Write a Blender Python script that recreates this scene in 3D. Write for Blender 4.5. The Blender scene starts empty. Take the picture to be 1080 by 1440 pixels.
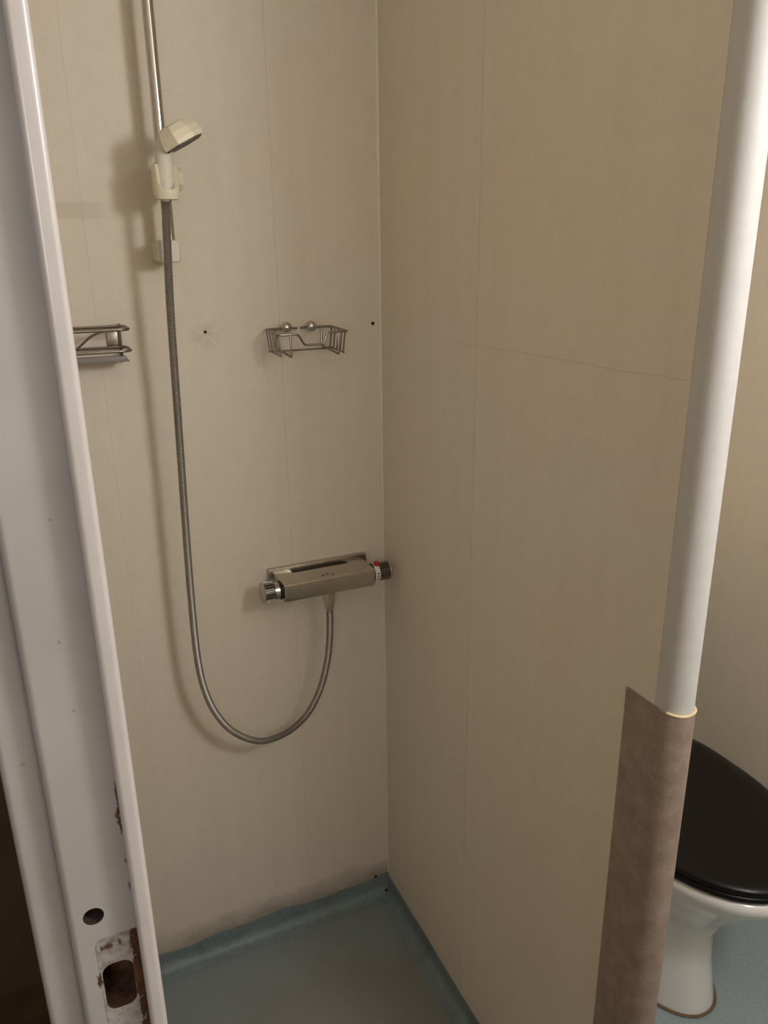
import bpy, bmesh, math, random
from mathutils import Vector, Matrix
random.seed(7)
PI = math.pi
S = bpy.context.scene
COL = S.collection

# ------------------------------------------------------------------ camera
def look_basis(pitch, roll, yaw):
    f = Vector((math.sin(yaw)*math.cos(pitch), math.cos(yaw)*math.cos(pitch), -math.sin(pitch)))
    r = Vector((math.cos(yaw), -math.sin(yaw), 0)); u = r.cross(f)
    r2 = r*math.cos(roll) + u*math.sin(roll); u2 = -r*math.sin(roll) + u*math.cos(roll)
    return r2, u2, f
cd = bpy.data.cameras.new('camera'); cam = bpy.data.objects.new('camera', cd); COL.objects.link(cam)
cd.sensor_fit = 'VERTICAL'; cd.sensor_height = 24.0; cd.lens = 1094.8/1440*24.0; cd.clip_start = 0.02
r_, u_, f_ = look_basis(0.32416, -0.01338, 0.42175)
M = Matrix((r_, u_, -f_)).transposed().to_4x4(); M.translation = Vector((-0.626, -1.399, 1.5))
cam.matrix_world = M
S.camera = cam

# ------------------------------------------------------------------ world, lights, exposure
w = bpy.data.worlds.new('world'); S.world = w; w.use_nodes = True
w.node_tree.nodes['Background'].inputs[0].default_value = (1, .9, .78, 1)
w.node_tree.nodes['Background'].inputs[1].default_value = 0.02
def bulb(name, loc, radius, energy, color):
    l = bpy.data.lights.new(name, 'POINT'); l.shadow_soft_size = radius; l.energy = energy; l.color = color
    o = bpy.data.objects.new(name, l); COL.objects.link(o); o.location = loc; return o
bulb('bathroom_lamp_light', (0.25, -1.49, 1.80), 0.12, 26.0, (0.97, 1.0, 1.06))
bulb('hall_lamp_light', (-1.05, -2.25, 1.62), 0.20, 19.5, (0.97, 1.0, 1.06))
S.view_settings.view_transform = 'Standard'; S.view_settings.look = 'None'
S.view_settings.gamma = 1.0; S.view_settings.use_curve_mapping = False
S.view_settings.exposure = 0.0

# ------------------------------------------------------------------ materials
def srgb(r, g, b):
    f = lambda c: (c/255/12.92) if c/255 <= .04045 else ((c/255+.055)/1.055)**2.4
    return (f(r), f(g), f(b), 1)
class NT:
    def __init__(s, name):
        s.m = bpy.data.materials.new(name); s.m.use_nodes = True
        s.t = s.m.node_tree; s.b = s.t.nodes['Principled BSDF']
    def n(s, typ, **kw):
        nd = s.t.nodes.new(typ)
        for k, v in kw.items():
            if k.startswith('i_'): nd.inputs[k[2:].replace('_', ' ')].default_value = v
            else: setattr(nd, k, v)
        return nd
    def l(s, a, b): s.t.links.new(a, b)
    def pos(s, scale=(1, 1, 1)):
        g = s.n('ShaderNodeNewGeometry'); mp = s.n('ShaderNodeMapping'); mp.inputs['Scale'].default_value = scale
        s.l(g.outputs['Position'], mp.inputs['Vector']); return mp.outputs[0]
    def noise(s, vec, scale, detail=3, rough=.5):
        nd = s.n('ShaderNodeTexNoise'); nd.inputs['Scale'].default_value = scale
        nd.inputs['Detail'].default_value = detail; nd.inputs['Roughness'].default_value = rough
        s.l(vec, nd.inputs['Vector']); return nd.outputs['Fac']
    def ramp(s, fac, lo, hi, c0=(0, 0, 0, 1), c1=(1, 1, 1, 1)):
        r = s.n('ShaderNodeValToRGB'); e = r.color_ramp.elements
        e[0].position = lo; e[1].position = hi; e[0].color = c0; e[1].color = c1
        s.l(fac, r.inputs[0]); return r.outputs[0]
    def mix(s, fac, a, b, mode='MIX'):
        m = s.n('ShaderNodeMix', data_type='RGBA', blend_type=mode)
        for sock, v in ((m.inputs[0], fac), (m.inputs[6], a), (m.inputs[7], b)):
            if hasattr(v, 'links'): s.l(v, sock)
            else: sock.default_value = v
        return m.outputs[2]
    def math(s, op, a, b=0.0, clamp=False):
        m = s.n('ShaderNodeMath', operation=op, use_clamp=clamp)
        for sock, v in ((m.inputs[0], a), (m.inputs[1], b)):
            if hasattr(v, 'links'): s.l(v, sock)
            else: sock.default_value = v
        return m.outputs[0]
    def bump(s, fac, strength, dist=.001):
        b = s.n('ShaderNodeBump'); b.inputs['Strength'].default_value = strength; b.inputs['Distance'].default_value = dist
        s.l(fac, b.inputs['Height']); s.l(b.outputs[0], s.b.inputs['Normal'])
    def color(s, c):
        if hasattr(c, 'links'): s.l(c, s.b.inputs['Base Color'])
        else: s.b.inputs['Base Color'].default_value = c
    def sep(s):
        g = s.n('ShaderNodeNewGeometry'); x = s.n('ShaderNodeSeparateXYZ'); s.l(g.outputs['Position'], x.inputs[0]); return x.outputs
    def blob(s, c, rad):      # soft spot of a stain round a point
        g = s.n('ShaderNodeNewGeometry'); d = s.n('ShaderNodeVectorMath', operation='DISTANCE')
        s.l(g.outputs['Position'], d.inputs[0]); d.inputs[1].default_value = c
        return s.math('SUBTRACT', 1.0, s.math('DIVIDE', d.outputs['Value'], rad), True)

def simple(name, col, rough=.5, metal=0., var=.0, vscale=30, coat=0., bump=0., bscale=200):
    t = NT(name); t.b.inputs['Roughness'].default_value = rough; t.b.inputs['Metallic'].default_value = metal
    t.b.inputs['Coat Weight'].default_value = coat
    if var:
        n = t.noise(t.pos(), vscale, 4)
        lo = tuple(c*(1-var) for c in col[:3])+(1,); hi = tuple(min(1, c*(1+var)) for c in col[:3])+(1,)
        t.color(t.ramp(n, .3, .7, lo, hi))
    else: t.color(col)
    if bump: t.bump(t.noise(t.pos(), bscale, 2), bump)
    return t.m

def wall_vinyl(name, base, marks=False, scratch=False):
    t = NT(name); t.b.inputs['Roughness'].default_value = .62
    p = t.pos()
    big = t.noise(p, 2.2, 3); fine = t.noise(p, 260, 2, .7); mott = t.noise(p, 38, 4, .6)
    streak = t.noise(t.pos((34, 34, 1.1)), 1.0, 4, .6)
    d = lambda k: tuple(c*k for c in base[:3])+(1,)
    warm = (base[0]*1.01, base[1]*.98, base[2]*.93, 1)
    c = t.mix(t.ramp(big, .35, .65), base, warm)
    c = t.mix(t.ramp(streak, .35, .75), c, t.mix(1.0, c, (.965, .96, .95, 1), 'MULTIPLY'))
    c = t.mix(t.math('MULTIPLY', t.ramp(mott, .4, .75), .35), c, t.mix(1.0, c, (.88, .87, .85, 1), 'MULTIPLY'))
    c = t.mix(t.math('MULTIPLY', t.ramp(fine, .45, .7), .5), c, t.mix(1.0, c, (.90, .895, .885, 1), 'MULTIPLY'))
    if marks:
        x, y, z = t.sep()
        # rust bleed round the old screw hole
        m = t.math('MULTIPLY', t.blob((-.337, 0, 1.362), .030), t.ramp(t.noise(p, 60, 3), .35, .65))
        c = t.mix(t.math('MULTIPLY', m, .55), c, (.30, .19, .075, 1))
        # grime that has crept up behind the edge of the floor upstand
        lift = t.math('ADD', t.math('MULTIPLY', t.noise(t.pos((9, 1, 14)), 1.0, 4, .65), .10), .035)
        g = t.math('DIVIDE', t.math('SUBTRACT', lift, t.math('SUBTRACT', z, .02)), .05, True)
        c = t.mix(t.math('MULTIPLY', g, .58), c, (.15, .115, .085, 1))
        # faint brownish band across the wall, left of the rail
        bz = t.math('SUBTRACT', 1.0, t.math('DIVIDE', t.math('ABSOLUTE', t.math('SUBTRACT', z, 1.566)), .016), True)
        bx = t.math('DIVIDE', t.math('SUBTRACT', -.475, x), .02, True)
        band = t.math('MULTIPLY', t.ramp(bz, .05, .4), bx)
        c = t.mix(t.math('MULTIPLY', band, .17), c, (.25, .17, .10, 1))
    if scratch:      # long shallow crease in the partition vinyl
        x, y, z = t.sep()
        for z0, sl, ya, yb, k in ((1.3560, -.013, -.83, -.30, .22),):
            wv = t.math('MULTIPLY', t.math('SUBTRACT', t.noise(t.pos((0, 5, 0)), 1.0, 3), .5), .012)
            dz = t.math('ABSOLUTE', t.math('SUBTRACT', t.math('ADD', z, wv), t.math('ADD', t.math('MULTIPLY', y, sl), z0)))
            m = t.math('SUBTRACT', 1.0, t.math('DIVIDE', dz, .0014), True)
            m = t.math('MULTIPLY', m, t.math('MULTIPLY', t.math('GREATER_THAN', y, ya), t.math('LESS_THAN', y, yb)))
            c = t.mix(t.math('MULTIPLY', m, k), c, (.22, .17, .12, 1))
    t.color(c)
    t.bump(fine, .12, .0006)
    return t.m

BASE = srgb(217, 207, 191)
M_WALL = wall_vinyl('beige_wall_vinyl', BASE)
M_WALLB = wall_vinyl('beige_wall_vinyl_aged', BASE, True)
M_WALLP = wall_vinyl('beige_partition_vinyl', BASE, False, True)
M_SUB = simple('wall_board', srgb(196, 180, 152), .9)
M_CAP = simple('lit_corner_vinyl', srgb(188, 185, 180), .6, var=.03, vscale=70, bump=.15, bscale=240)  # wall vinyl with the bleaching of strong light put into its colour
M_CEIL = simple('ceiling_paint', srgb(225, 218, 205), .8)
M_WHITE = simple('aged_white_plastic', srgb(222, 212, 186), .42, var=.03, vscale=40)
M_WHITE2 = simple('aged_white_plastic_grey', srgb(208, 201, 184), .45, var=.03, vscale=40)
M_CHROME = simple('chrome', srgb(196, 192, 186), .16, 1.0)
M_CHROME_D = simple('dulled_chrome', srgb(196, 190, 180), .27, 1.0, var=.05, vscale=60)
M_WIRE = simple('wire_steel', srgb(142, 134, 122), .30, 1.0, var=.12, vscale=90)
M_HOSE = simple('hose_metal', srgb(158, 153, 146), .45, 1.0)
M_BLACK = simple('black_rubber', srgb(24, 23, 22), .5)
M_DARKHOLE = simple('dark_hole', srgb(26, 20, 16), .9)
M_RED = simple('red_plastic', srgb(176, 34, 34), .4)
M_MARK = simple('white_scale_ring', srgb(226, 222, 214), .5)
M_LID = simple('black_seat_plastic', srgb(15, 13, 12), .28)
M_LID.node_tree.nodes['Principled BSDF'].inputs['Specular IOR Level'].default_value = .22
M_PORC = simple('white_porcelain', srgb(226, 224, 218), .14, coat=.5)
M_SEAL = simple('brown_sealant', srgb(112, 92, 66), .8, var=.2, vscale=60)
M_CAULK = simple('yellowed_caulk', srgb(214, 192, 150), .6, var=.08, vscale=90)
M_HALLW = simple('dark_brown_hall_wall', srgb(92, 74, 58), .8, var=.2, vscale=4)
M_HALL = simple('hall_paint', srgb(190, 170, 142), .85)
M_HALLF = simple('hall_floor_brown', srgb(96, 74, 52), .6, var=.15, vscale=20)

def floor_mat():
    t = NT('blue_vinyl_floor'); t.b.inputs['Roughness'].default_value = .5
    p = t.pos(); n1 = t.noise(p, 160, 3, .7); n2 = t.noise(p, 7, 4, .6)
    c = t.ramp(n1, .3, .7, srgb(138, 153, 156), srgb(158, 171, 172))
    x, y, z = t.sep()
    # worn grey-brown patch in the middle of the shower floor
    g = t.n('ShaderNodeNewGeometry'); d = t.n('ShaderNodeVectorMath', operation='DISTANCE')
    t.l(g.outputs['Position'], d.inputs[0]); d.inputs[1].default_value = (-.24, -.36, 0)
    r = t.math('ADD', d.outputs['Value'], t.math('MULTIPLY', t.math('SUBTRACT', n2, .5), .25))
    m = t.math('DIVIDE', t.math('SUBTRACT', .31, r), .12, True)
    sh = t.math('DIVIDE', t.math('SUBTRACT', .01, x), .03, True)  # shower side of the floor toned darker
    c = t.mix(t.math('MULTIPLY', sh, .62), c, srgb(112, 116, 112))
    c = t.mix(t.math('MULTIPLY', m, .42), c, srgb(120, 108, 92))
    t.color(c); t.bump(n1, .2, .0006); return t.m
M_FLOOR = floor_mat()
def upstand_mat():
    t = NT('blue_vinyl_upstand'); t.b.inputs['Roughness'].default_value = .5
    n = t.noise(t.pos(), 120, 3, .7); n2 = t.noise(t.pos(), 16, 3)
    c = t.ramp(n, .3, .7, srgb(106, 119, 121), srgb(126, 137, 137))
    c = t.mix(t.math('MULTIPLY', t.ramp(n2, .45, .75), .35), c, srgb(78, 84, 80))
    t.color(c); t.bump(n, .15, .0006); return t.m
M_UP = upstand_mat()
def strip_mat():
    t = NT('grey_brown_vinyl'); t.b.inputs['Roughness'].default_value = .55
    p = t.pos((1, 1, 1)); n = t.noise(p, 34, 5, .65); f = t.noise(p, 300, 2, .7)
    c = t.ramp(n, .3, .72, srgb(134, 115, 101), srgb(164, 146, 133))
    c = t.mix(t.math('MULTIPLY', t.ramp(f, .4, .7), .4), c, srgb(116, 98, 85))
    t.color(c); t.bump(f, .15, .0006); return t.m
M_STRIP = strip_mat()

def frame_mat():
    t = NT('white_frame_paint'); t.b.inputs['Roughness'].default_value = .27
    p = t.pos(); n = t.noise(p, 9, 4); f = t.noise(p, 90, 5, .7)
    c = t.ramp(n, .3, .7, srgb(160, 154, 148), srgb(171, 165, 159))
    x, y, z = t.sep()
    wood = t.ramp(f, .35, .65, srgb(48, 30, 20), srgb(98, 64, 42))
    def inside(v, lo, hi, soft):
        a = t.math('DIVIDE', t.math('SUBTRACT', v, lo), soft, True)
        b = t.math('DIVIDE', t.math('SUBTRACT', hi, v), soft, True)
        return t.math('MULTIPLY', a, b)
    wob = t.math('MULTIPLY', t.math('SUBTRACT', f, .5), .010)
    xw = t.math('ADD', x, wob); zw = t.math('ADD', z, wob)
    spots = None
    # paint knocked off beside the stop: (x0, x1, z0, z1)
    for (x0, x1, z0, z1) in ((-.6150, -.6115, 1.100, 1.148), (-.6150, -.6115, 1.074, 1.082), (-.6145, -.6115, 1.050, 1.060),
                             (-.6190, -.6110, .880, 1.016), (-.6400, -.6300, 1.000, 1.009), (-.6460, -.6405, .968, .984),
                             (-.6270, -.6240, 1.000, 1.010)):
        m = t.math('MULTIPLY', inside(xw, x0, x1, .0012), inside(zw, z0, z1, .004))
        m = t.math('MULTIPLY', m, t.ramp(f, .30, .42))
        spots = m if spots is None else t.math('MAXIMUM', spots, m)
    rec = t.math('MULTIPLY', t.math('DIVIDE', t.math('SUBTRACT', y, -.8992), .0004, True), inside(z, .88, 1.016, .001))
    rec = t.math('MULTIPLY', rec, inside(x, -.6440, -.6120, .0004))
    rec_tone = t.math('MULTIPLY', rec, t.ramp(t.noise(p, 130, 4, .7), .42, .62))  # browner blotches inside the strike recess
    c = t.mix(t.math('MULTIPLY', rec_tone, .55), c, srgb(104, 82, 62))
    near = t.math('DIVIDE', t.math('SUBTRACT', y, -.9065), .001, True)      # only the jamb, not the stop
    c = t.mix(t.math('MULTIPLY', spots, near), c, wood)
    # small old knocks
    for q, rr in (((-.634, -.9, 1.262), .0022), ((-.6685, -.89, 1.172), .0030), ((-.632, -.9, 1.21), .0018), ((-.628, -.9, 1.345), .0018)):
        c = t.mix(t.math('MULTIPLY', t.ramp(t.blob(q, rr), .2, .8), .55), c, srgb(120, 100, 82))
    t.color(c); t.bump(t.noise(t.pos((1, 1, .25)), 60, 3), .10, .001)
    return t.m
M_FRAME = frame_mat()
def wood_mat():
    t = NT('shaded_bare_wood'); t.b.inputs['Roughness'].default_value = .85
    n = t.noise(t.pos((1, 1, .2)), 120, 4, .7)
    t.color(t.ramp(n, .3, .7, srgb(44, 28, 18), srgb(98, 68, 44))); return t.m
M_WOOD = wood_mat()  # bare wood, darkened in colour for the shade inside the latch hole
M_HOLEBR = simple('shaded_drill_hole', srgb(52, 38, 28), .9)  # shade inside the round hole put into its colour

M_STOP = simple('lighter_stop_paint', srgb(186, 178, 172), .27, var=.03, vscale=25)  # toned lighter than the rest of the frame
# ------------------------------------------------------------------ mesh helpers
class MB:
    def __init__(s): s.v = []; s.f = []
    def add(s, vs, fs):
        o = len(s.v); s.v += [tuple(p) for p in vs]; s.f += [tuple(i+o for i in f) for f in fs]; return s
    def box(s, x0, x1, y0, y1, z0, z1, bev=0.0, seg=2):
        bm = bmesh.new(); bmesh.ops.create_cube(bm, size=1)
        for p in bm.verts:
            p.co = Vector((x0+(p.co.x+.5)*(x1-x0), y0+(p.co.y+.5)*(y1-y0), z0+(p.co.z+.5)*(z1-z0)))
        if bev: bmesh.ops.bevel(bm, geom=list(bm.edges), offset=bev, segments=seg, profile=.5, affect='EDGES')
        bm.verts.index_update()
        s.add([p.co[:] for p in bm.verts], [[q.index for q in f.verts] for f in bm.faces]); bm.free(); return s
    def loft(s, rings, cap0=True, cap1=True, closed=True):
        n = len(rings[0]); vs = [p for r in rings for p in r]; fs = []
        for i in range(len(rings)-1):
            for j in range(n if closed else n-1):
                k = (j+1) % n; fs.append((i*n+j, i*n+k, (i+1)*n+k, (i+1)*n+j))
        if cap0: fs.append(tuple(reversed(range(n))))
        if cap1: fs.append(tuple(range((len(rings)-1)*n, len(rings)*n)))
        return s.add(vs, fs)
    def lathe(s, origin, axis, prof, seg=24, ripple=None):
        """prof = [(distance along axis, radius)]"""
        a = Vector(axis).normalized(); h = Vector((0, 0, 1)) if abs(a.z) < .9 else Vector((1, 0, 0))
        e1 = a.cross(h).normalized(); e2 = a.cross(e1); o = Vector(origin); rings = []
        for d, r in prof:
            rings.append([o+a*d+(e1*math.cos(2*PI*k/seg)+e2*math.sin(2*PI*k/seg))*(r*(ripple(k) if ripple and r > .001 else 1)) for k in range(seg)])
        return s.loft(rings)
    def tube(s, pts, rad, seg=8, closed=False):
        P = [Vector(p) for p in pts]; n = len(P); rings = []; nrm = None
        for i in range(n):
            if closed: t = (P[(i+1) % n]-P[i-1])
            else: t = P[min(i+1, n-1)]-P[max(i-1, 0)]
            t.normalize()
            if nrm is None:
                h = Vector((0, 0, 1)) if abs(t.z) < .9 else Vector((0, 1, 0)); nrm = t.cross(h).normalized()
            nrm = (nrm-t*nrm.dot(t)).normalized(); b = t.cross(nrm)
            r = rad(i) if callable(rad) else rad
            rings.append([P[i]+(nrm*math.cos(2*PI*k/seg)+b*math.sin(2*PI*k/seg))*r for k in range(seg)])
        if closed: rings.append(rings[0]); return s.loft(rings, False, False)
        return s.loft(rings)
def spline(pts, step=8):
    P = [Vector(p) for p in pts]; P = [P[0]*2-P[1]]+P+[P[-1]*2-P[-2]]; out = []
    for i in range(1, len(P)-2):
        a, b, c, d = P[i-1:i+3]
        for k in range(step):
            t = k/step
            out.append(.5*((2*b)+(c-a)*t+(2*a-5*b+4*c-d)*t*t+(3*b-a-3*c+d)*t**3))
    out.append(P[-2]); return out
def rounded(pts, r, n=5, closed=False):
    """polyline with its inner corners rounded"""
    P = [Vector(p) for p in pts]; out = []; N = len(P)
    for i in range(N):
        if not closed and i in (0, N-1): out.append(P[i]); continue
        a = P[i-1]; b = P[i]; c = P[(i+1) % N]
        ra = min(r, (a-b).length*.45, (c-b).length*.45)
        p = b+(a-b).normalized()*ra; q = b+(c-b).normalized()*ra
        for k in range(n+1):
            t = k/n; out.append(p*(1-t)**2+b*2*t*(1-t)+q*t*t)
    return out

ROOT = {}
def thing(name, label, cat, loc, group=None, kind=None):
    o = bpy.data.objects.new(name, None); COL.objects.link(o); o.location = loc; o.empty_display_size = .05
    if kind: o['kind'] = kind
    if label: o['label'] = label
    if cat: o['category'] = cat
    if group: o['group'] = group
    return o
def top_of(o):
    while o.parent: o = o.parent
    return o
def obj(name, mb, mat, parent=None, smooth=True, label=None, cat=None, group=None, kind=None, angle=35, loc=None, wn=False):
    off = Vector(top_of(parent).location) if parent else Vector(loc) if loc else Vector((0, 0, 0))
    me = bpy.data.meshes.new(name)
    me.from_pydata([tuple(Vector(p)-off) for p in mb.v], [], mb.f); me.validate(); me.update()
    bm = bmesh.new(); bm.from_mesh(me); bmesh.ops.recalc_face_normals(bm, faces=bm.faces[:]); bm.to_mesh(me); bm.free()
    for m in (mat if isinstance(mat, (list, tuple)) else [mat]): me.materials.append(m)
    if smooth:
        for p in me.polygons: p.use_smooth = True
        me.set_sharp_from_angle(angle=math.radians(angle))
    o = bpy.data.objects.new(name, me); COL.objects.link(o)
    if parent: o.parent = parent
    elif loc: o.location = loc
    for k, v in (('label', label), ('category', cat), ('group', group), ('kind', kind)):
        if v: o[k] = v
    if wn:
        md = o.modifiers.new('weighted_normals', 'WEIGHTED_NORMAL'); md.keep_sharp = True; md.weight = 100
    return o
def cut(o, cutters):
    """carve real pockets out of a mesh object"""
    tmp = []
    for mb, mat in cutters:
        c = obj('cutter', mb, mat, None, False); c.location = Vector(top_of(o).location)*0
        if o.parent: c.parent = None
        md = o.modifiers.new('cut', 'BOOLEAN'); md.object = c; md.operation = 'DIFFERENCE'; md.solver = 'EXACT'
        tmp.append(c)
    bpy.context.view_layer.update()
    dg = bpy.context.evaluated_depsgraph_get()
    me = bpy.data.meshes.new_from_object(o.evaluated_get(dg), preserve_all_data_layers=True, depsgraph=dg)
    o.modifiers.clear(); me.set_sharp_from_angle(angle=math.radians(35)); old = o.data; o.data = me; me.name = old.name; bpy.data.meshes.remove(old)
    for c in tmp:
        m = c.data; bpy.data.objects.remove(c); bpy.data.meshes.remove(m)

CEIL = 2.25
# ------------------------------------------------------------------ the setting
# floor of the wet room, and the hall floor beyond the door
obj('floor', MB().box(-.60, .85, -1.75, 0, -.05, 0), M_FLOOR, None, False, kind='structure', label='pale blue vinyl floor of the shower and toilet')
obj('floor_hall', MB().box(-2.4, -.60, -3.0, .12, -.05, -.002), M_HALLF, None, False, kind='structure')
obj('ceiling', MB().box(-2.4, .92, -3.0, .12, CEIL, CEIL+.05), M_CEIL, None, False, kind='structure')

def sheet_wall(name, body, sheets, mat, label):
    w_ = obj(name, MB().box(*body), M_SUB, None, False, kind='structure', label=label)
    for b in sheets: obj('vinyl_sheet', MB().box(*b), mat, w_, False)
    return w_
T = .0015
sheet_wall('wall_back', (-.60, .92, T, .08, 0, CEIL),
           [(-.5995, -.51515, 0, T, 0, CEIL), (-.5150, -.20125, 0, T, 0, CEIL), (-.2010, .0012, 0, T, 0, CEIL), (.0405, .8495, 0, T, 0, CEIL)], M_WALLB,
           'beige vinyl wall behind the shower mixer')
obj('wall_left', MB().box(-.675, -.60, -.86, .08, 0, CEIL), M_WALL, None, False, kind='structure')
obj('wall_left_front', MB().box(-.675, -.60, -1.82, -1.615, 0, CEIL), M_WALL, None, False, kind='structure')
obj('wall_over_door', MB().box(-.675, -.60, -1.615, -.86, 2.06, CEIL), M_WALL, None, False, kind='structure')
obj('wall_front', MB().box(-.60, .92, -1.82, -1.75, 0, CEIL), M_WALL, None, False, kind='structure')
obj('wall_right', MB().box(.85, .92, -1.75, 0, 0, CEIL), M_WALL, None, False, kind='structure', label='beige wall beyond the toilet')
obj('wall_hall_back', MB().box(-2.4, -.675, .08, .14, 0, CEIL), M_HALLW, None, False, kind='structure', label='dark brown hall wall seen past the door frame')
obj('wall_hall_left', MB().box(-2.45, -2.4, -3.0, .14, 0, CEIL), M_HALL, None, False, kind='structure')
obj('wall_hall_front', MB().box(-2.4, .92, -3.05, -3.0, 0, CEIL), M_HALL, None, False, kind='structure')
obj('wall_hall_right', MB().box(.85, .92, -3.0, -1.82, 0, CEIL), M_HALL, None, False, kind='structure')

# partition between shower and toilet, its free end rounded
R_ = .020; YC = -.805
def end_ring(r, z, cx, yc, a0=180, a1=360, n=18):
    return [(cx+r*math.cos(math.radians(a0+(a1-a0)*k/n)), yc+r*math.sin(math.radians(a0+(a1-a0)*k/n)), z) for k in range(n+1)]
part = obj('wall_partition', MB().box(T, 2*R_-T, YC, 0, 0, CEIL), M_SUB, None, False, kind='structure',
           label='thin partition wall between shower and toilet')
for y0, y1 in ((-.3561, -.0001), (-.6424, -.3570), (-.7902, -.64255)):
    obj('vinyl_sheet', MB().box(0, T, y0, y1, 0, CEIL), M_WALLP, part, False)
obj('vinyl_sheet', MB().box(2*R_-T, 2*R_, YC, -.0005, 0, CEIL), M_WALL, part, False)
ZS = .978
def shell(r0, r1, z0, z1, ys, ye, rows=1, top=None):
    """strip that runs along the shower face, round the nose and a little way back"""
    def path(r):
        p = [(R_-r, y, 0) for y in ys]+end_ring(r, 0, R_, YC)+[(R_+r, y, 0) for y in ye]
        return p
    a = path(r1); b = path(r0); mb = MB(); n = len(a)
    rings = []
    for i in range(n):
        zt = z1 if top is None else top(a[i])
        rings.append([(a[i][0], a[i][1], z0), (a[i][0], a[i][1], zt), (b[i][0], b[i][1], zt), (b[i][0], b[i][1], z0)])
    return mb.loft(rings)
obj('corner_cap', shell(R_-T, R_, ZS-.02, CEIL, [-.7906], [-.78]), M_CAP, part, label='rounded nosing of the partition, its colour bleached for strong light')
obj('vinyl_strip', shell(R_, R_+.0022, 0, ZS, [-.743, -.77], [-.74]), M_STRIP, part, label='grey-brown vinyl wrapped round the partition end')
cb = MB()
pts = [(R_+(R_+.0015)*math.cos(math.radians(a)), YC+(R_+.0015)*math.sin(math.radians(a)), ZS+.0008+.0004*math.sin(a*.07)) for a in range(196, 352, 6)]
cb.tube(pts, .0017, 6)
obj('caulk_bead', cb, M_CAULK, part)

# pale sealant run down the inner corner
cs = MB(); rings = []
for i in range(30):
    z = .055+(CEIL-.06)*i/29; r = .0016+.0003*math.sin(i*1.7)+.0030*max(0, min(1, (z-1.1)/.5))
    rings.append([(0, 0, z)]+[(-r*math.cos(a), -r*math.sin(a), z) for a in (0, PI*.17, PI*.33, PI*.5)])
obj('corner_seal', cs.loft(rings), simple('pale_corner_sealant', srgb(218, 208, 191), .6, var=.04, vscale=30), part, label='pale sealant bead down the shower corner')
# blue coved upstand of the floor vinyl, its top edge a bit wavy on the back wall
def cove(name, along, n, prof_h, sign, axis, kindlabel):
    rings = []
    for i in range(n+1):
        s = along[0]+(along[1]-along[0])*i/n; h = prof_h(s); r = .022; th = .0022
        pr = [(.034, .0004), (.028, .0012)]
        for k in range(7):
            a = PI*1.5-PI*.5*k/6
            pr.append((r+th+r*math.cos(a)*1.0, r+th+r*math.sin(a)))
        pr += [(th, h*.75), (th, h), (.0002, h+.0004), (.0002, .0001)]
        rings.append([(s, -d, z) if axis == 'x' else (-d, s, z) for d, z in pr])
    return obj(name, MB().loft(rings), M_UP, None, kind='structure', label=kindlabel)
hb = lambda s: .048+.004*math.sin(s*17+.6)+.0025*math.sin(s*41)+(.004 if s > -.045 else 0)
bb = cove('baseboard_back', (-.598, -.0005), 60, hb, 1, 'x', 'blue vinyl upstand along the back shower wall')
for (x, y, z, r) in ((-.0105, -.0115, .0085, .0042), (-.034, -.0020, .0525, .0036)):  # small dark blobs near the shower corner
    dm = MB(); dm.lathe((x-r, y, z), (1, 0, .15), [(0, .0004), (r*.4, r*.7), (r*1.1, r*.8), (r*1.8, r*.5), (r*2.2, .0004)], 9)
    obj('dark_lump', dm, M_DARKHOLE, bb, label='small black spot in the shower corner')
cove('baseboard_partition', (-.743, -.0025), 24, lambda s: .046+.001*math.sin(s*23), 1, 'y', 'blue vinyl upstand along the partition')

# ------------------------------------------------------------------ door frame (the opening looks along x)
door = thing('door_1', 'white painted door frame with an empty latch hole', None, (-.64, -.9, 0), kind='structure')
jx0, jx1 = -.6585, -.6005
jamb = obj('jamb', MB().box(jx0, jx1, -.90, -.86, 0, 2.02, bev=.005, seg=5), [M_FRAME, M_WOOD, M_HOLEBR], door, True)
def rrect_prism(x0, x1, z0, z1, y0, y1, r, n=6):
    ring = []
    for cx, cz, a0 in ((x1-r, z1-r, 0), (x0+r, z1-r, 90), (x0+r, z0+r, 180), (x1-r, z0+r, 270)):
        for k in range(n+1):
            a = math.radians(a0+90*k/n); ring.append((cx+r*math.cos(a), cz+r*math.sin(a)))
    return MB().loft([[(x, y0, z) for x, z in ring], [(x, y1, z) for x, z in ring]])
jamb.modifiers.clear()
jl = Vector(door.location)
def shift(mb, d): mb.v = [tuple(Vector(p)+d) for p in mb.v]; return mb
cut(jamb, [(rrect_prism(-.6435, -.600, .880, 1.0155, -.92, -.8975, .007), M_FRAME)])
cut(jamb, [(rrect_prism(-.6415, -.6190, .9415, .9865, -.92, -.8625, .008), M_WOOD)])
cut(jamb, [(MB().lathe((-.6408, -.92, 1.0380), (0, 1, 0), [(0, .0074), (.0575, .0074)], 28), M_HOLEBR)])
jamb.modifiers.new('weighted_normals', 'WEIGHTED_NORMAL').keep_sharp = True
obj('door_stop', MB().box(-.6128, -.6003, -.9135, -.8985, 0, 2.005, bev=.004, seg=5), M_STOP, door, wn=True)
obj('casing', MB().box(-.6835, -.6575, -.889, -.80, 0, 2.09, bev=.005, seg=5), M_FRAME, door, wn=True)
obj('jamb', MB().box(jx0, jx1, -1.615, -1.58, 0, 2.02, bev=.005, seg=5), M_FRAME, door)
obj('casing', MB().box(-.6835, -.6585, -1.68, -1.591, 0, 2.09, bev=.003, seg=3), M_FRAME, door, wn=True)
obj('head', MB().box(jx0, jx1, -1.615, -.86, 2.02, 2.06, bev=.005, seg=5), M_FRAME, door)
obj('casing', MB().box(-.6835, -.6585, -1.591, -.889, 2.03, 2.09, bev=.003, seg=3), M_FRAME, door, wn=True)

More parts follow.
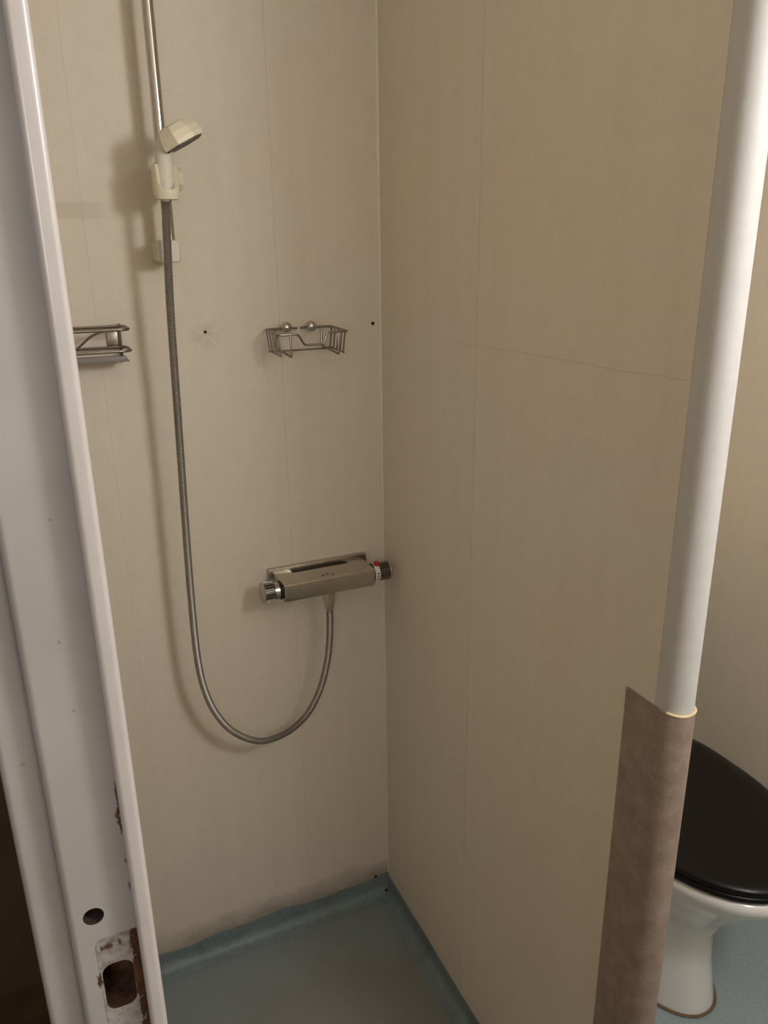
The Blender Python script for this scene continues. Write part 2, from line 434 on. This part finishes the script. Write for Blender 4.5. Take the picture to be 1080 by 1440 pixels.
# ------------------------------------------------------------------ shower rail
RX, RY = -.3920, -.052
rail = thing('shower_rail', 'chrome shower rail with white plastic brackets on the back wall', 'shower rail', (RX, 0, 1.50))
obj('rod', MB().lathe((RX, RY, 1.50), (0, 0, 1), [(0, .0088), (.56, .0088)], 24), M_CHROME, rail)
def bracket(zc):
    mb = MB(); ring = lambda y, wd, h: [(RX-.005+p*wd, y, zc+q*h) for p, q in ((-1, -.75), (-.75, -1), (.75, -1), (1, -.75), (1, .75), (.75, 1), (-.75, 1), (-1, .75))]
    mb.loft([ring(0, .0175, .0155), ring(-.04, .0165, .0165), ring(-.064, .0175, .0175), ring(-.068, .0155, .0155)])
    return obj('bracket', mb, M_WHITE2, rail, True, angle=25)
bracket(1.503); bracket(2.045)
# sliding holder: clamp round the rod, thumb knob, and an open cup for the handle
sl = MB(); zc = 1.607
sl.lathe((RX, RY, zc-.024), (0, 0, 1), [(0, .0145), (.002, .0165), (.048, .0165), (.050, .0145)], 20)
slider = obj('slider', sl, M_WHITE, rail)
kb = MB().lathe((RX+.012, RY, zc+.003), (1, 0, 0), [(0, .012), (.002, .0165), (.012, .0175), (.015, .0155), (.0155, .0)], 12)
obj('thumb_knob', kb, M_WHITE, slider, angle=20)
HX, HY = -.3985, -.100       # cup centre
def front_cup():
    """half-open cup: low curved lip in front, high at the back"""
    n = 96; out = []; c0 = Vector((HX, HY, 0)); ro, ri = .0198, .0142
    for k in range(n):
        a = 2*PI*k/n; d = Vector((math.cos(a), math.sin(a), 0))
        dl = abs(((math.degrees(a)-270-4+180) % 360)-180)        # angle from the slot, which faces the room
        hi = zc+.019; lo = zc-.017; q = min(1, dl/52)
        top = hi if q >= 1 else min(hi, lo+.017*(1-math.sqrt(1-q*q))/1.0+(.019 if q > .985 else 0))
        out.append([tuple(c0+d*ri*.62+Vector((0, 0, zc-.030))), tuple(c0+d*(ro*.86)+Vector((0, 0, zc-.0295))), tuple(c0+d*ro+Vector((0, 0, zc-.021))),
                    tuple(c0+d*ro+Vector((0, 0, top))), tuple(c0+d*ri+Vector((0, 0, top)))])
    out.append(out[0]); mb = MB(); m = 5
    vs = [p for r in out[:-1] for p in r]; fs = []
    for i in range(n):
        for j in range(m):
            fs.append((i*m+j, ((i+1) % n)*m+j, ((i+1) % n)*m+(j+1) % m, i*m+(j+1) % m))
    return mb.add(vs, fs)
obj('cup', front_cup(), M_WHITE, slider)
obj('cup_arm', MB().box(RX-.009, RX+.006, RY-.035, RY-.012, zc-.020, zc+.014, bev=.003), M_WHITE, slider)

# hand shower standing in the cup
hs = thing('hand_shower', 'cream plastic hand shower with tilted faceted head in the rail holder', 'shower head', (HX, HY, 1.575))
hp = [(-.3985, -.100, 1.584), (-.3988, -.100, 1.600), (-.3985, -.101, 1.620), (-.3975, -.103, 1.640), (-.3935, -.106, 1.656), (-.385, -.110, 1.667)]
rr = [.0118, .0122, .0126, .0130, .0138, .0145]
sp = spline(hp, 6)
def rad(i):
    t = i/6; k = min(int(t), 4); return rr[k]+(rr[k+1]-rr[k])*(t-k)
obj('handle', MB().tube(sp, rad, 18), M_WHITE2, hs)
# faceted head: spray face looks down and towards the partition
nrm = Vector((.46, -.06, -.885)).normalized(); ex = Vector((.885, -.02, .46)); ex = (ex-nrm*ex.dot(nrm)).normalized(); ey = nrm.cross(ex)
fc = Vector((-.3690, -.114, 1.6545))
def oct_ring(d, a, b, cxo=0, ch=.42):
    o = fc-nrm*d+ex*cxo
    return [tuple(o+ex*(a*p)+ey*(b*q)) for p, q in ((1, -ch), (1, ch), (ch, 1), (-ch, 1), (-1, ch), (-1, -ch), (-ch, -1), (ch, -1))]
head = obj('head', MB().loft([oct_ring(0, .0315, .031), oct_ring(.006, .0325, .032), oct_ring(.017, .0295, .029, -.001), oct_ring(.027, .0220, .022, -.003), oct_ring(.0295, .0170, .017, -.004)]), M_WHITE, hs, True, angle=12)
obj('spray_plate', MB().loft([oct_ring(.001, .0285, .028), oct_ring(-.0022, .0275, .027)]), simple('dark_spray_plate', srgb(92, 80, 66), .6, var=.2, vscale=300), head, True, angle=20)

# metal hose from the hand shower down to the mixer
hose_pts = [(-.3985, -.100, 1.590), (-.4007, -.0985, 1.5763), (-.4044, -.0920, 1.4960), (-.4075, -.0860, 1.4093), (-.4097, -.0800, 1.2945), (-.4123, -.0760, 1.1725), (-.4155, -.0740, 1.0433), (-.4177, -.0720, .9197),
            (-.4174, -.0700, .7880), (-.4093, -.0690, .7093), (-.3908, -.0680, .6485), (-.3594, -.0680, .5990), (-.3110, -.0680, .5646), (-.2589, -.0690, .5666), (-.2120, -.0700, .5959), (-.1795, -.0720, .6502),
            (-.1605, -.0740, .7203), (-.1535, -.0748, .7908), (-.1535, -.075, .842)]
fine = spline(hose_pts, 40)
# resample evenly, two rings per rib
L = [0]
for a, b in zip(fine, fine[1:]): L.append(L[-1]+(b-a).length)
N = int(L[-1]/.00135); rs = []; j = 0
for i in range(N+1):
    s_ = L[-1]*i/N
    while j < len(L)-2 and L[j+1] < s_: j += 1
    t = (s_-L[j])/max(1e-9, L[j+1]-L[j]); rs.append(fine[j].lerp(fine[j+1], t))
hose = thing('shower_hose', 'ribbed grey metal shower hose hanging in a loop to the mixer', 'shower hose', (-.1535, -.075, .842))
obj('tube', MB().tube(rs, lambda i: .0070 if i % 2 else .0060, 12), M_HOSE, hose, True, angle=60)
obj('end_nut', MB().lathe((-.1535, -.075, .826), (0, 0, 1), [(0, .0075), (.003, .0088), (.014, .0098), (.020, .0115), (.024, .0115)], 16), M_CHROME_D, hose)
obj('end_cone', MB().lathe((-.3990, -.1005, 1.574), (.0, .0, 1), [(0, .0072), (.003, .0080), (.010, .0084)], 16), M_CHROME_D, hose)

# ------------------------------------------------------------------ thermostatic mixer
mx = thing('shower_mixer', 'chrome thermostatic shower mixer with shelf top and a red button', 'shower mixer', (-.15, 0, .86))
obj('wall_rail', MB().box(-.2545, -.0450, -.0110, 0, .876, .9055, bev=.0012), M_CHROME_D, mx)
body = MB()
prof = [(-.0835, .8995), (-.0855, .8975), (-.0860, .894), (-.0845, .868), (-.0820, .8640), (-.078, .8625), (-.034, .8625), (-.0300, .866), (-.0300, .897), (-.0315, .8995)]
body.loft([[(-.2455, y, z) for y, z in prof], [(-.0585, y, z) for y, z in prof]])
obj('body', body, M_CHROME_D, mx, True, angle=30)
for x in (-.228, -.075):
    obj('inlet', MB().box(x-.018, x+.018, -.0315, -.010, .868, .8985, bev=.002), M_CHROME_D, mx)
AY, AZ = -.0585, .8805
rip = lambda k: 1.0 if k % 4 < 2 else .86
M_KNOB = simple('dark_knob_metal', srgb(128, 122, 114), .38, 1.0)
def knob(x0, sgn, r, ln, name, label):
    k = obj(name, MB().lathe((x0, AY, AZ), (sgn, 0, 0), [(0, r*.86), (.002, r*.97), (ln*.85, r), (ln*.85+.0005, r)], 88, rip), M_KNOB, mx, True, angle=20, label=label)
    obj('end_cap', MB().lathe((x0+sgn*(ln*.85), AY, AZ), (sgn, 0, 0), [(0, r*.98), (ln*.10, r*1.0), (ln*.15, r*.93), (ln*.16, .0)], 32), M_CHROME, k)
    return k
obj('black_ring', MB().lathe((-.2450, AY, AZ), (-1, 0, 0), [(0, .0182), (.0055, .0182)], 32), M_BLACK, mx)
obj('collar', MB().lathe((-.2500, AY, AZ), (-1, 0, 0), [(0, .0176), (.0095, .0176)], 32), M_CHROME, mx)
knob(-.2590, -1, .0215, .0245, 'flow_knob', 'ribbed chrome flow knob')
obj('black_ring', MB().lathe((-.0590, AY, AZ), (1, 0, 0), [(0, .0190), (.0065, .0190)], 32), M_BLACK, mx)
obj('scale_ring', MB().lathe((-.0530, AY, AZ), (1, 0, 0), [(0, .0172), (.0120, .0172)], 32), M_MARK, mx, label='white temperature ring')
mk = MB()
for a0 in (-28, -10, 8):                     # short dark strokes of the scale
    vs = []
    for a in (a0, a0+7):
        for x in (-.0485, -.0425):
            aa = math.radians(a); vs.append((x, AY-.01735*math.cos(aa), AZ+.01735*math.sin(aa)))
    mk.add(vs, [(0, 1, 3, 2)])
obj('scale_mark', mk, simple('scale_print', srgb(40, 40, 60), .6), mx, False)
tk = knob(-.0415, 1, .0190, .0265, 'temperature_knob', 'ribbed chrome temperature knob')
obj('red_button', MB().lathe((-.0440, AY-.002, AZ+.0135), (0, -.12, 1), [(0, .0058), (.0085, .0058), (.0105, .0040), (.0108, 0)], 20), M_RED, mx, label='red safety button')
obj('outlet', MB().lathe((-.1535, -.075, .864), (0, 0, -1), [(0, .0128), (.006, .0125), (.013, .0112), (.016, .0112)], 20), M_CHROME_D, mx)
em = MB()                                     # faint stamped mark in the middle of the shelf
for dx, dy, wd in ((-.010, -.070, .006), (0, -.066, .007), (.010, -.071, .006)):
    em.box(-.152+dx-wd/2, -.152+dx+wd/2, dy-.0016, dy+.0016, .8990, .8999)
obj('stamp', em, simple('dark_print', srgb(60, 54, 46), .7), mx, False)

# ------------------------------------------------------------------ wire soap basket (right) and wire rack (left)
bk = thing('soap_basket', 'small wire soap basket with two round knobs, above the mixer', 'soap basket', (-.167, 0, 1.33))
W = .0018
xl, xr, yf, zt, zb = -.2295, -.1040, -.088, 1.3675, 1.3305
obj('top_rail', MB().tube(rounded([(xl+.060, -.004, zt), (xl, -.004, zt), (xl-.002, yf, zt-.003), (-.196, yf, zt-.003), (-.185, yf, 1.3455), (-.149, yf, 1.3455), (-.143, yf, zt-.003), (xr, yf, zt-.002), (xr, -.004, zt), (xr-.060, -.004, zt)], .005), W*1.15, 8), M_WIRE, bk)
for sx, xt in ((1, xl), (-1, xr)):
    for y in (-.010, -.027, -.044, -.061, -.077):
        obj('side_wire', MB().tube([(xt, y, zt-.001), (xt+sx*.0045, y, zb-.001)], W*.85, 6), M_WIRE, bk)
    obj('bottom_rail', MB().tube([(xt+sx*.0045, -.006, zb), (xt+sx*.0045, -.080, zb-.003)], W, 6), M_WIRE, bk)
for y in (-.010,):
    obj('cross_wire', MB().tube([(xl+.0045, y, zb-.002), (xr-.0045, y, zb-.002)], W*.85, 6), M_WIRE, bk)
for x in (-.2105, -.1225):
    obj('skid', MB().tube(rounded([(x, -.003, zt-.001), (x, -.004, zb+.003), (x, yf-.002, zb-.004), (x+.0005, yf, zt-.003 if x < -.2 else zt-.003)], .004), W*1.1, 8), M_WIRE, bk)
for x in (-.1935, -.1465):
    kb_ = MB(); prof = [(0, .0060), (.006, .0060)]+[(.006+.0100-.0100*math.cos(a), max(.0100*math.sin(a), .0002)) for a in [PI*k/12 for k in range(2, 13)]]
    kb_.lathe((x, 0, 1.3705), (0, -1, 0), prof, 20)
    obj('round_knob', kb_, M_CHROME, bk)

rk = thing('wire_rack', 'grey wire rack on the back wall, half hidden by the door frame', 'wire rack', (-.53, 0, 1.33))
xa, xb = -.592, -.478
for z in (1.3860, 1.3520):
    obj('hoop', MB().tube(rounded([(xa, -.008, z), (xb, -.008, z), (xb+.006, -.020, z), (xb+.008, -.050, z-.002), (xb-.006, -.056, z-.002), (xa, -.056, z-.002)], .008), .0024, 8), M_WIRE, rk)
obj('post', MB().tube([(xb-.003, -.006, 1.390), (xb-.003, -.006, 1.3270)], .0024, 8), M_WIRE, rk)
obj('post', MB().tube([(xa+.004, -.006, 1.390), (xa+.004, -.006, 1.3270)], .0024, 8), M_WIRE, rk)
obj('brace', MB().tube(rounded([(-.560, -.03, 1.3500), (-.548, -.03, 1.358), (-.527, -.03, 1.3755), (-.505, -.03, 1.3825), (xb, -.03, 1.3840)], .01), .0019, 8), M_WIRE, rk)
obj('wall_plate', MB().box(xb-.024, xb-.006, -.004, 0, 1.352, 1.384, bev=.001), M_CHROME_D, rk)
for k in range(6):
    y = -.006-.009*k
    obj('tray_wire', MB().tube([(xa, y, 1.336), (xb-.001, y, 1.336)], .0022, 6), M_WIRE, rk)
obj('tray_edge', MB().box(xa, xb-.001, -.0548, -.0535, 1.3335, 1.3420, bev=.0005), simple('dull_grey_strip', srgb(128, 120, 116), .5), rk)
obj('corner_foot', MB().tube([(xb-.001, -.006, 1.336), (xb+.001, -.052, 1.334)], .0022, 6), M_WIRE, rk)

# two old screw holes in the back wall
def screw_hole(x, z, r, label, ring):
    o = thing('screw_hole', label, 'hole', (x, 0, z), 'old screw holes in the back wall')
    obj('rim', MB().lathe((x, .0005, z), (0, -1, 0), [(0, r*1.1), (.0013, r*1.05), (.0016, r*.8), (.0010, r*.6)], 16), ring, o)
    obj('plug', MB().lathe((x, .0005, z), (0, -1, 0), [(0, r*.85), (.0014, r*.8), (.0016, .0002)], 16), M_DARKHOLE, o)
screw_hole(-.0165, 1.368, .0032, 'small black screw hole by the corner, right of the soap basket', M_DARKHOLE)
screw_hole(-.337, 1.3685, .0028, 'rust-stained screw hole between the hose and the soap basket', simple('rusty_rim', srgb(112, 84, 48), .8))
# ------------------------------------------------------------------ toilet beyond the partition
TX = .468
wc = thing('toilet', 'white toilet with closed black seat lid behind the partition', 'toilet', (TX, -.40, 0))
def egg(cx, yb, yfr, hw, z, n=44, flat=.0):
    """plan outline: squarish at the back, rounded in front"""
    ym = yb+(yfr-yb)*.42; out = []
    for k in range(n):
        a = 2*PI*k/n; c = math.cos(a); s = math.sin(a)
        if s < 0: x = hw*math.copysign(abs(c)**.92, c); y = ym+(ym-yfr)*-abs(s)**.96
        else: x = hw*math.copysign(abs(c)**.55, c); y = ym+(yb-ym)*abs(s)**.55
        out.append((cx+x, y, z))
    return out
bowl = MB().loft([egg(TX-.018, -.24, -.580, .098, 0), egg(TX-.018, -.24, -.578, .097, .012), egg(TX-.016, -.23, -.560, .088, .10), egg(TX-.012, -.22, -.552, .088, .17),
                  egg(TX-.006, -.20, -.580, .108, .235), egg(TX, -.19, -.635, .140, .295), egg(TX, -.185, -.682, .166, .345), egg(TX, -.18, -.704, .178, .375), egg(TX, -.18, -.708, .181, .388), egg(TX, -.18, -.702, .176, .3985), egg(TX, -.19, -.69, .165, .400)])
obj('bowl', bowl, M_PORC, wc, True, angle=60)
seat = MB().loft([egg(TX, -.235, -.690, .168, .4005), egg(TX, -.235, -.701, .177, .4030), egg(TX, -.235, -.704, .1795, .409), egg(TX, -.235, -.701, .177, .4155), egg(TX, -.235, -.692, .170, .4175)])
obj('seat', seat, M_LID, wc, True, angle=60)
lid = MB().loft([egg(TX, -.23, -.693, .171, .4180), egg(TX, -.23, -.703, .179, .4200), egg(TX, -.23, -.706, .1815, .4255), egg(TX, -.23, -.703, .179, .4315), egg(TX, -.23, -.693, .170, .4350), egg(TX, -.235, -.66, .145, .4375), egg(TX, -.26, -.58, .09, .4395)])
obj('lid', lid, M_LID, wc, True, angle=60, label='black closed lid')
for x in (-.075, .075):
    obj('hinge', MB().lathe((TX+x-.016, -.222, .412), (1, 0, 0), [(0, .010), (.001, .011), (.031, .011), (.032, .010)], 14), M_LID, wc)
tank = MB()
def rr2(hw, y0, y1, z, r=.03, n=5):
    ring = []
    for cx, cy, a0 in ((hw-r, y1-r, 0), (-hw+r, y1-r, 90), (-hw+r, y0+r, 180), (hw-r, y0+r, 270)):
        for k in range(n+1):
            a = math.radians(a0+90*k/n); ring.append((TX+cx+r*math.cos(a), cy+r*math.sin(a), z))
    return ring
tank.loft([rr2(.155, -.185, -.006, .385), rr2(.165, -.190, -.006, .42), rr2(.172, -.195, -.006, .76)])
obj('tank', tank, M_PORC, wc)
obj('tank_lid', MB().loft([rr2(.176, -.199, -.005, .7605), rr2(.178, -.201, -.005, .768), rr2(.177, -.200, -.005, .785), rr2(.160, -.185, -.015, .793)]), M_PORC, wc)
obj('flush_button', MB().lathe((TX, -.10, .790), (0, 0, 1), [(0, .022), (.006, .022), (.008, .018), (.0082, 0)], 24), M_CHROME, wc)
ring = egg(TX-.018, -.2385, -.5815, .0995, .003, 60)
obj('floor_sealant', MB().tube(ring, .0034, 6, True), M_SEAL, wc, label='brown sealant line round the foot')

# opal globe lamps that give the light (outside the picture)
def opal():
    t = NT('opal_glass'); t.b.inputs['Base Color'].default_value = (.9, .88, .84, 1); t.b.inputs['Roughness'].default_value = .4
    t.b.inputs['Transmission Weight'].default_value = 0; return t.m
M_OPAL = opal()
lp = thing('wall_lamp', 'small white lamp holder on the front wall of the wet room', 'lamp', (.25, -1.75, 1.88))
obj('base', MB().lathe((.25, -1.75, 1.88), (0, 1, 0), [(0, .06), (.010, .06), (.018, .05), (.022, .02)], 28), M_OPAL, lp)
obj('arm', MB().tube(rounded([(.25, -1.735, 1.88), (.25, -1.49, 1.97), (.25, -1.49, 1.935)], .03), .008, 10), M_WHITE, lp)
obj('socket', MB().lathe((.25, -1.49, 1.945), (0, 0, -1), [(0, .016), (.012, .020), (.026, .020), (.028, .014)], 20), M_WHITE, lp)
lp = thing('pendant_lamp', 'small white lamp holder hanging from the hall ceiling', 'lamp', (-1.05, -2.25, CEIL))
obj('base', MB().lathe((-1.05, -2.25, CEIL), (0, 0, -1), [(0, .06), (.012, .06), (.020, .05), (.03, .02)], 28), M_OPAL, lp)
obj('cord', MB().tube([(-1.05, -2.25, CEIL-.02), (-1.05, -2.25, 1.89)], .004, 8), M_WHITE, lp)
obj('socket', MB().lathe((-1.05, -2.25, 1.90), (0, 0, -1), [(0, .012), (.012, .020), (.05, .020), (.055, .014)], 20), M_WHITE, lp)
